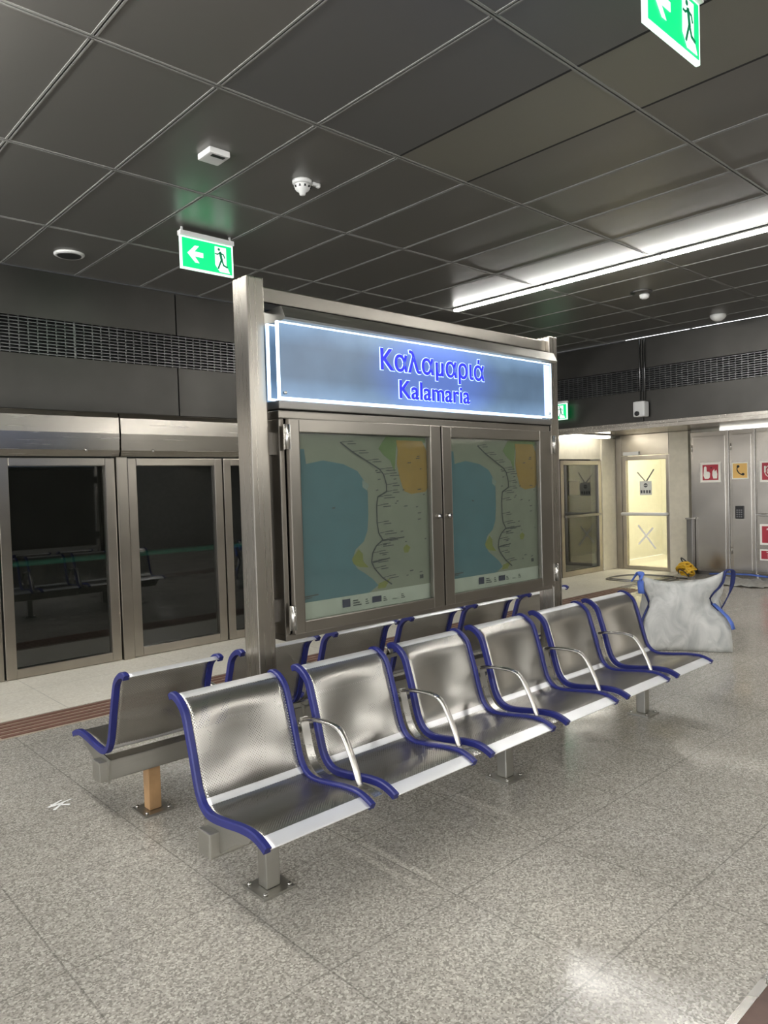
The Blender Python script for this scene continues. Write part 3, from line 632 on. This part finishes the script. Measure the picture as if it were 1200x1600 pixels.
# map posters
def poster(x0, x1, z0, z1, label):
    p = empty('map_poster', ((x0+x1)/2, 2.75, z0), label, 'poster'); W, H = x1-x0, z1-z0; Y = [2.740]
    def q(u, v): return (x0+u*W, Y[0], z0+v*H)
    def lay(pts, mat, name=None):
        Y[0] -= .0006; m = MB(); m.prism([q(*a) for a in pts], (0,.0005,0), M[mat]); return m.build(name or 'map_area', p)
    bx('paper', p, x0, x1, 2.741, 2.745, z0, z1, M['m_foot'])
    lay([(0,.105),(1,.105),(1,1),(0,1)], 'm_land', 'land')
    lay([(0,.105),(.50,.105),(.57,.14),(.53,.18),(.47,.22),(.42,.25),(.38,.30),(.41,.36),(.47,.40),(.50,.46),(.51,.55),(.51,.68),(.49,.74),(.44,.80),(.34,.84),(.20,.86),(.09,.84),(.08,.92),(0,.92)], 'm_sea', 'sea')
    lay([(.72,.79),(.69,.86),(.64,.89),(.60,.93),(.66,1),(.88,1),(.98,1),(.98,.97),(.74,.95)], 'm_mgreen')
    lay([(.74,.98),(.95,.98),(.99,.92),(1,.70),(.97,.67),(.85,.66),(.79,.68),(.76,.76),(.74,.84),(.75,.92)], 'm_orange', 'hills')
    lay([(.38,.31),(.43,.36),(.46,.33),(.46,.29),(.50,.25),(.43,.26),(.39,.28)], 'm_olive')
    lay([(.77,.34),(.80,.36),(.83,.34),(.81,.31),(.78,.31)], 'm_olive'); lay([(.47,.75),(.52,.72),(.50,.69),(.47,.71)], 'm_paler')
    lay([(.57,.15),(.66,.17),(.62,.12),(.56,.12)], 'm_olive')
    Y[0] -= .001; m = MB()
    route = [(.32,.96),(.40,.91),(.50,.86),(.60,.81),(.63,.78),(.65,.72),(.65,.68),(.58,.65),(.57,.60),(.57,.50),(.58,.44),(.61,.40),(.56,.37),(.53,.33),(.52,.28),(.54,.24),(.60,.18),(.67,.135)]
    def seg(a, b, w):
        a = Vector(q(*a)); b = Vector(q(*b)); t = (b-a).normalized(); u = Vector((-t.z,0,t.x))*w/2
        m.prism([a-u,a+u,b+u,b-u], (0,.0005,0), M['m_line'])
    for a, b in zip(route[:-1], route[1:]): seg(a, b, .0075)
    rr = random.Random(3)
    for k, (a, b) in enumerate(zip(route[:-1], route[1:])):
        u, v = a; L = .05+.04*rr.random(); seg((u,v), (u+.045, v+.004), .003)
        for j in range(2): seg((u+.05, v+.006-.014*j), (u+.05+L*(1 if j else .7), v+.008-.014*j), .004)
    seg((.60,.395),(.78,.405), .006); seg((.53,.275),(.66,.29), .006)
    for k in range(26): 
        u, v = .55+.4*rr.random(), .15+.75*rr.random(); seg((u,v),(u+.012+.02*rr.random(),v+.002), .0045)
    seg((.04,.135),(.14,.14), .006); seg((.04,.125),(.10,.128), .004); seg((.25,.60),(.27,.60),.006); seg((.90,.155),(.93,.155),.02)
    m.build('metro_line', p)
    Y[0] -= .001; m = MB()
    for (u, w, h, mt) in ((.30,.055,.045,'m_navy'),(.375,.06,.04,'m_line'),(.465,.025,.035,'m_line'),(.515,.07,.035,'m_navy'),(.60,.03,.03,'m_line'),(.67,.05,.008,'m_line'),(.74,.03,.03,'m_line')):
        v = .045
        if mt == 'm_navy': m.prism([q(u,v),q(u+w,v),q(u+w,v+h),q(u,v+h)], (0,.0005,0), M[mt])
        else:
            for j in range(3): m.prism([q(u,v+h*j/3),q(u+w*(1-.2*j),v+h*j/3),q(u+w*(1-.2*j),v+h*j/3+h*.16),q(u,v+h*j/3+h*.16)], (0,.0005,0), M[mt])
    m.build('logos', p)
poster(1.97, 2.862, .885, 1.755, 'metro line map with a blue gulf, behind the left showcase door')
poster(3.00, 3.845, .885, 1.755, 'metro line map with a blue gulf, behind the right showcase door')

# ------------------------------------------------------------------ benches
PR = [(2.616,.724),(2.595,.733),(2.555,.722),(2.512,.685),(2.487,.62),(2.462,.54),(2.440,.46),(2.418,.40),(2.385,.362),(2.335,.346),(2.25,.352),(2.15,.366),(2.085,.370),(2.045,.366),(2.01,.355),(1.985,.343)]
PRS = crom([(0,a,b) for a, b in PR], 5)
def bench(flip, label, x0, film_first=False):
    f = -1 if flip else 1
    def Yf(y): return 5.64-y if flip else y          # rear bench mirrors the front one about the sign frame
    B = empty('waiting_bench', (x0+1.668, Yf(2.33), 0), label, 'bench')
    legs = [x0+.238, x0+1.672, x0+3.09]
    bm_ = MB().box(x0-.025, x0+3.345, min(Yf(2.29),Yf(2.375)), max(Yf(2.29),Yf(2.375)), .215, .305, M['beam'], .006); bm_.build('beam', B)
    for k, lx in enumerate(legs):
        mt = M['film'] if (film_first and k == 0) else M['beam']
        lg = MB().box(lx-.030, lx+.030, Yf(2.33)-.030, Yf(2.33)+.030, .012, .213, mt, .006)
        l = lg.build('leg', B)
        if film_first and k == 0: l['label'] = 'leg still wrapped in brown protective film'
        MB().box(lx-.072, lx+.072, Yf(2.33)-.072, Yf(2.33)+.072, 0, .011, M['beam'], .002).build('base_plate', l)
        for sx in (-1,1):
            for sy in (-1,1): MB().lathe((lx+sx*.054, Yf(2.33)+sy*.054, .011), [(.009,0),(.009,.007),(.005,.010)], M['steel_tube'], 8).build('bolt', l)
    PTS = [Vector((0, Yf(p.y), p.z)) for p in PRS]; n = len(PTS)
    Tn = [(PTS[min(i+1,n-1)]-PTS[max(i-1,0)]).normalized() for i in range(n)]
    Nn = [Vector((0, -t.z, t.y))*(1) for t in Tn]
    # make normals point to the sitting side (front / up)
    for i in range(n):
        if Nn[i].z < 0 or (abs(Nn[i].z) < .3 and Nn[i].y*f > 0): Nn[i] = -Nn[i]
    for i in range(n):
        if Nn[i].dot(Vector((0,-f*.6,.8))) < 0: Nn[i] = -Nn[i]
    Ls = [0]
    for i in range(1,n): Ls.append(Ls[-1]+(PTS[i]-PTS[i-1]).length)
    def pad(i, u):        # shallow dish pressed into the back rest
        s = Ls[i]/Ls[-1]; d = min(1, abs((s-.33)/.27))
        return -.020*math.cos(d*math.pi/2)**2*math.cos(u*math.pi/2)**2
    for k in range(6):
        a = x0+.5715*k; b = a+.478; xl, xr = a+.022, b-.022
        seat = empty_seat = MB(); nu = 16; bmx = seat.bm; uvl = bmx.loops.layers.uv.new('UVMap')
        mi_s, mi_p = seat.mi(M['steel_seat']), seat.mi(M['perf'])
        grid = {}
        for side in (0,1):
            for i in range(n):
                for j in range(nu+1):
                    u = -1+2*j/nu; x = xl+(xr-xl)*j/nu
                    grid[side,i,j] = bmx.verts.new(PTS[i]+Vector((x,0,0))+Nn[i]*(pad(i,u)+(.002 if side == 0 else -.002)))
        for side in (0,1):
            for i in range(n-1):
                for j in range(nu):
                    q = [grid[side,i,j],grid[side,i,j+1],grid[side,i+1,j+1],grid[side,i+1,j]]
                    idx = [(i,j),(i,j+1),(i+1,j+1),(i+1,j)]
                    if side: q.reverse(); idx.reverse()
                    fc = bmx.faces.new(q); fc.smooth = True
                    s = (Ls[i]+Ls[i+1])/2; perf = (.07 < s < Ls[-1]-.06) 
                    if .44 < s < .475: perf = False
                    fc.material_index = mi_p if perf else mi_s
                    for lp, (ii,jj) in zip(fc.loops, idx): lp[uvl].uv = ((xr-xl)*jj/nu, Ls[ii])
        for i in range(n-1):
            for j in (0,nu):
                q = [grid[0,i,j],grid[0,i+1,j],grid[1,i+1,j],grid[1,i,j]]
                fc = bmx.faces.new(q if j == 0 else q[::-1]); fc.material_index = mi_s
        for i in (0,n-1):
            for j in range(nu):
                fc = bmx.faces.new([grid[0,i,j],grid[0,i,j+1],grid[1,i,j+1],grid[1,i,j]]); fc.material_index = mi_s
        bmesh.ops.recalc_face_normals(bmx, faces=bmx.faces[:])
        so = seat.build('seat', B)
        for (ea, eb) in ((a, a+.026), (b-.026, b)):
            e = MB(); bmx = e.bm; mi = e.mi(M['blue']); rings = []
            for i in range(n):
                h = .013
                rings.append([bmx.verts.new(PTS[i]+Vector((x,0,0))+Nn[i]*o) for x, o in ((ea,-h),(ea,h-.004),(ea+.005,h),(eb-.005,h),(eb,h-.004),(eb,-h))])
            for i in range(n-1):
                for j in range(6):
                    fc = bmx.faces.new([rings[i][j],rings[i][(j+1)%6],rings[i+1][(j+1)%6],rings[i+1][j]]); fc.material_index = mi
            bmx.faces.new(rings[0]); bmx.faces.new(rings[-1][::-1])
            bmesh.ops.recalc_face_normals(bmx, faces=bmx.faces[:]); e.build('blue_edge', so)
    # support brackets under the seats, side bars and arm rests in the gaps
    def gus(x):
        m = MB(); m.prism([(x, Yf(y), z) for y, z in ((2.40,.318),(2.385,.205),(2.37,.205),(2.28,.23),(2.20,.285),(2.10,.325),(2.08,.350),(2.15,.346),(2.25,.333),(2.335,.327))], (.006,0,0), M['beam']); m.build('seat_bracket', B)
    for gx in [x0+.012, x0+3.32]: gus(gx)
    for k in range(5):
        cx = x0+.478+.047+.5715*k
        gus(cx-.003)
        m = MB(); bmx = m.bm; mi = m.mi(M['steel_tube']); rings = []
        rng = [i for i in range(n) if PTS[i].z < .56 and Ls[i] < Ls[-1]-.03]
        for i in rng:
            rings.append([bmx.verts.new(PTS[i]+Vector((x,0,0))+Nn[i]*o) for x, o in ((cx-.019,-.012),(cx-.019,-.004),(cx+.019,-.004),(cx+.019,-.012))])
        for i in range(len(rings)-1):
            for j in range(4): fc = bmx.faces.new([rings[i][j],rings[i][(j+1)%4],rings[i+1][(j+1)%4],rings[i+1][j]]); fc.smooth = False
        bmx.faces.new(rings[0]); bmx.faces.new(rings[-1][::-1]); bmesh.ops.recalc_face_normals(bmx, faces=bmx.faces[:])
        # cross ties joining neighbouring seats
        m.box(cx-.05, cx+.05, min(Yf(2.472),Yf(2.487)), max(Yf(2.472),Yf(2.487)), .495, .515, M['beam'])
        m.box(cx-.05, cx+.05, min(Yf(2.28),Yf(2.36)), max(Yf(2.28),Yf(2.36)), .306, .330, M['beam'])
        m.build('side_frame', B)
        arm = crom([(cx,Yf(2.475),.512),(cx,Yf(2.49),.535),(cx,Yf(2.44),.552),(cx,Yf(2.36),.562),(cx,Yf(2.285),.564),(cx,Yf(2.235),.553),(cx,Yf(2.205),.528),(cx,Yf(2.175),.48),(cx,Yf(2.145),.42),(cx,Yf(2.12),.355)], 4)
        MB().tube(arm[2:], .0085, M['steel_tube'], 12, rx=.015).build('arm_rest', B)
    return B
bench(False, 'front steel bench of six seats with blue edges and arm rests', 1.27)
bench(True, 'rear steel bench of six seats facing the platform doors', 1.27, True)

# ------------------------------------------------------------------ floor things
tq = empty('tactile_strip', (5,5.12,0), 'brown ribbed tactile paving strip along the pale platform edge', 'tactile paving')
bx('ground', tq, 1.27, 9.3, 4.95, 5.33, 0, .003, M['tactile_pale'])
m = MB()
for k in range(5): m.box(1.30, 9.28, 4.968+.073*k, 5.008+.073*k, .003, .009, M['tactile_red'], .0015)
m.build('ribs', tq)
m = MB().box(1.02, 1.268, 4.95, 5.33, 0, .003, M['tactile_red'])
for i in range(4):
    for j in range(6): m.lathe((1.055+.06*i, 4.985+.062*j, .003), [(.018,0),(.014,.005)], M['tactile_red'], 8)
m.build('end_tile', tq)
tr = empty('tactile_strip', (5,.5,0), 'red-brown paving strip at the bottom right corner of the floor', 'tactile paving')
bx('paving', tr, -4, 10.5, .30, .815, 0, .004, M['redbrown']); bx('metal_edge', tr, -4, 10.5, .815, .84, 0, .006, M['steel_tube'])

def scrap(cx, cy, label, seed):
    rr = random.Random(seed); m = MB()
    for k in range(4):
        a = rr.uniform(0, 3.14); L = rr.uniform(.04,.075); w = .015; d = Vector((math.cos(a),math.sin(a),0)); u = Vector((-d.y,d.x,0))*w/2; c0 = Vector((cx+rr.uniform(-.02,.02),cy+rr.uniform(-.02,.02),.001+.0015*k))
        p = [c0-d*L-u, c0-d*L+u, c0+d*L*.9+u*.4, c0+d*L-u*.6]; m.prism(p, (0,0,.0012), M['tape'])
    tag(m.build('tape_scrap'), label, 'tape')
scrap(1.207,3.697,'torn star of white tape on the floor left of the rear bench',4); scrap(1.83,3.87,'short curl of white tape on the floor behind the wrapped bench leg',9)

# big bag
Bg = empty('bulk_bag', (6.55,3.1,0), 'half-collapsed big white woven bag with blue corner straps beyond the bench', 'bag')
def bagmesh():
    m = MB(); bmx = m.bm; mi = m.mi(M['bag'])
    A, Bc = Vector((6.385,2.582,0)), Vector((6.02,3.20,0)); dr = (Bc-A).normalized(); dp = Vector((dr.y,-dr.x,0)).normalized()
    if dp.x < 0: dp = -dp
    D = .58; W = (Bc-A).length; nu, nv = 14, 14
    # corner heights: near right, near left, far left, far right
    base = [A, Bc, Bc+dp*D, A+dp*D]; hs = [.70,.66,.50,.56]; top = []; mid = .57
    rr = random.Random(5)
    def lean(i): c = (A+Bc)/2+dp*D/2; return (c-base[i])
    leanf = [.12,-.04,.10,.10]
    rings = []
    for v in range(nv+1):
        t = v/nv; ring = []
        for sd in range(4):
            p0, p1 = base[sd], base[(sd+1)%4]; h0, h1 = hs[sd], hs[(sd+1)%4]
            for u in range(nu):
                s = u/nu; edge = 1-abs(2*s-1)
                h = (h0*(1-s)+h1*s)*(1-edge**.5*.0) ; hh = (h0*(1-s)**3+h1*s**3) + (1-(1-s)**3-s**3)*mid*.98
                l0, l1 = lean(sd)*leanf[sd], lean((sd+1)%4)*leanf[(sd+1)%4]
                p = p0.lerp(p1, s) + l0.lerp(l1, s)*math.sin(t*1.9)**1.3
                # waist pinch half way and belly folds
                cen = (A+Bc)/2+dp*D/2; out = (p0.lerp(p1,s)-cen).normalized()
                pinch = -.16*math.exp(-((t-.62)/.16)**2)*(1-edge)**2 * (1 if sd in (0,3) and s < .5 or sd == 3 and s > .5 else .5)
                belly = .05*math.sin(t*math.pi)*edge - .07*edge*t + .012*math.sin(9*s+5*t+sd)+.010*math.sin(17*s*t+3*sd)
                p = p + out*(pinch+belly); p.z = hh*t + (.003 if v == 0 else 0)
                ring.append(bmx.verts.new(p))
        rings.append(ring)
    L = len(rings[0])
    for v in range(nv):
        for u in range(L): fc = bmx.faces.new([rings[v][u],rings[v][(u+1)%L],rings[v+1][(u+1)%L],rings[v+1][u]]); fc.smooth = True
    fc = bmx.faces.new(rings[0][::-1])
    # slack top sinking inwards
    cen = sum((w.co for w in rings[-1]), Vector())/L; prev = rings[-1]
    for sc, dz in ((.8,-.06),(.55,-.14),(.25,-.18)):
        nr = [bmx.verts.new(Vector((cen.x+(w.co.x-cen.x)*sc, cen.y+(w.co.y-cen.y)*sc, w.co.z*sc**.3+dz+.02*math.sin(k*1.3)))) for k, w in enumerate(rings[-1])]
        for u in range(L): fc = bmx.faces.new([prev[u],prev[(u+1)%L],nr[(u+1)%L],nr[u]]); fc.smooth = True
        prev = nr
    bmx.faces.new(prev)
    corners = [[rings[v][sd*nu].co.copy() for v in range(nv+1)] for sd in range(4)]
    for f_ in bmx.faces: f_.material_index = mi
    bmesh.ops.recalc_face_normals(bmx, faces=bmx.faces[:])
    m.build('sack', Bg); return corners
cors = bagmesh()
MB().tube([p+Vector((-.008,-.008,0)) for p in cors[0][7:]], .010, M['navystrap'], 6, rx=.010).build('corner_piping', Bg)
MB().tube([p+Vector((-.01,0,0)) for p in cors[1][3:]], .010, M['navystrap'], 6).build('corner_piping', Bg)
cp = [cors[0][k] for k in (4,5,6,7,8)]
MB().tube([p+Vector((.0,-.022,0)) for p in cp], .006, M['bluestrap'], 8, rx=.028).build('lifting_strap', Bg)
tl = cors[1][-1]
MB().tube(crom([tl+Vector((0,0,-.16)), tl+Vector((-.012,0,-.05)), tl+Vector((0,0,.02)), tl+Vector((.03,.05,.01)), tl+Vector((.02,.10,-.06))], 4), .008, M['bluestrap'], 8, rx=.03).build('lifting_strap', Bg)
trr = cors[0][-1]
MB().tube(crom([trr+Vector((.02,0,-.03)), trr+Vector((.03,-.01,.0)), trr+Vector((.10,-.03,-.02)), trr+Vector((.16,.02,-.20)), trr+Vector((.12,.12,-.42))], 5), .006, M['navystrap'], 8, rx=.02).build('lifting_strap', Bg)
# blue edged sheet lying by the cabinets
m = MB(); bmx = m.bm; nx, ny = 10, 14; g = {}
for i in range(nx+1):
    for j in range(ny+1):
        x = 10.30+.75*i/nx; y = 3.75+.85*j/ny
        z = .006+.05*abs(math.sin(2.3*i+.9*j)*math.cos(.8*i-1.3*j))*(1 if 0<i<nx and 0<j<ny else .3)
        g[i,j] = bmx.verts.new((x+.03*math.sin(j*1.7), y+.03*math.sin(i*2.1), z))
for i in range(nx):
    for j in range(ny): fc = bmx.faces.new([g[i,j],g[i+1,j],g[i+1,j+1],g[i,j+1]]); fc.smooth = True
m.mi(M['bag']); so = m.build('plastic_sheet'); tag(so, 'crumpled white sheet with a blue band on the floor below the cabinets', 'sheet')
so['_w'] = list(so.location)
MB().tube([(10.98,3.95,.07),(11.0,4.2,.085),(10.97,4.5,.08),(10.99,4.75,.065)], .012, M['bluestrap'], 8, rx=.05).build('blue_band', so)
# yellow coil
Yc = empty('cord_bundle', (10.72,4.99,0), 'yellow tied bundle of cord on the floor beside the dark waist-high post', 'cord')
rr = random.Random(11); m = MB()
for k in range(9):
    c0 = Vector((10.72+rr.uniform(-.03,.03), 4.99+rr.uniform(-.04,.04), .11+.012*k)); R0 = .115-.006*k; tilt = Vector((rr.uniform(-1,1),rr.uniform(-1,1),.35+rr.random())).normalized()
    a = tilt.cross(Vector((1,0,0))).normalized(); b = tilt.cross(a)
    pts = [c0+a*R0*math.cos(q)+b*R0*math.sin(q)*.9 for q in [z*2*math.pi/20 for z in range(21)]]
    for p in pts: p.z = max(p.z, .016)
    m.tube(pts, .016, M['yellow'], 7, caps=True)
m.build('coils', Yc)
MB().tube(crom([(10.68,4.99,.20),(10.66,5.03,.27),(10.70,5.06,.31),(10.72,5.0,.26),(10.72,4.97,.20)],4), .010, M['black'], 7).build('tie', Yc)
MB().tube(crom([(10.60,4.90,.05),(10.58,4.96,.12),(10.60,5.05,.15),(10.64,5.08,.08)],4), .008, M['black'], 7).build('tie', Yc)
# loose loops of cable on the floor
m = MB()
for k, (cx, cy, a, b) in enumerate(((10.25,5.45,.52,.40),(10.20,5.43,.48,.34))):
    m.tube([(cx+a*math.cos(t)*.71-b*math.sin(t)*.71*.9, cy-a*math.cos(t)*.71*-1*0+a*math.cos(t)*-.71+b*math.sin(t)*-.71, .014+.022*k+.006*math.sin(3*t)+.006) for t in [z*2*math.pi/48 for z in range(49)]], .009, M['vent'], 7)
m.tube([(10.5,5.05,.03),(10.6,4.98,.02),(10.62,4.93,.014)], .011, M['black'], 7)
tag(m.build('cable_loop'), 'two loose loops of dark cable lying on the pale floor by the end door', 'cable')

# ------------------------------------------------------------------ lights
def area(name, loc, size, sy, power, col=(1,1,1), rot=(0,0,0)):
    l = bpy.data.lights.new(name, 'AREA'); l.shape = 'RECTANGLE'; l.size = size; l.size_y = sy; l.energy = power; l.color = col
    o = bpy.data.objects.new(name, l); COL.objects.link(o); o.location = loc; o.rotation_euler = rot; o.visible_camera = True; return o
W_ = bpy.data.worlds.new('station_light'); SC.world = W_; W_.use_nodes = True
W_.node_tree.nodes['Background'].inputs[0].default_value = (.93,.95,1,1); W_.node_tree.nodes['Background'].inputs[1].default_value = 2.4

# ------------------------------------------------------------------ camera
cam = bpy.data.cameras.new('camera'); cam.sensor_fit = 'VERTICAL'; cam.sensor_height = 24; cam.lens = 1150.6/1600*24
co = bpy.data.objects.new('camera', cam); COL.objects.link(co)
Rv, Uv, Fv = Vector((.73338572,-.67917612,-.029414)), Vector((.04468459,.00498661,.9989887)), Vector((.67834259,.7339584,-.03400582))
mt = Matrix((Rv, Uv, -Fv)).transposed().to_4x4(); mt.translation = Vector((0,0,1.5))
co.matrix_world = mt; SC.camera = co

# ------------------------------------------------------------------ to metres
seen = set()
for o in list(SC.objects):
    o.location = o.location*S
    if o.type == 'MESH' and o.data.name not in seen:
        seen.add(o.data.name); o.data.transform(Matrix.Scale(S, 4))
    if o.type == 'LIGHT': o.data.size *= S; o.data.size_y *= S
    if '_w' in o: del o['_w']
SC.view_settings.view_transform = 'Standard'; SC.view_settings.look = 'None'; SC.view_settings.exposure = 1.05
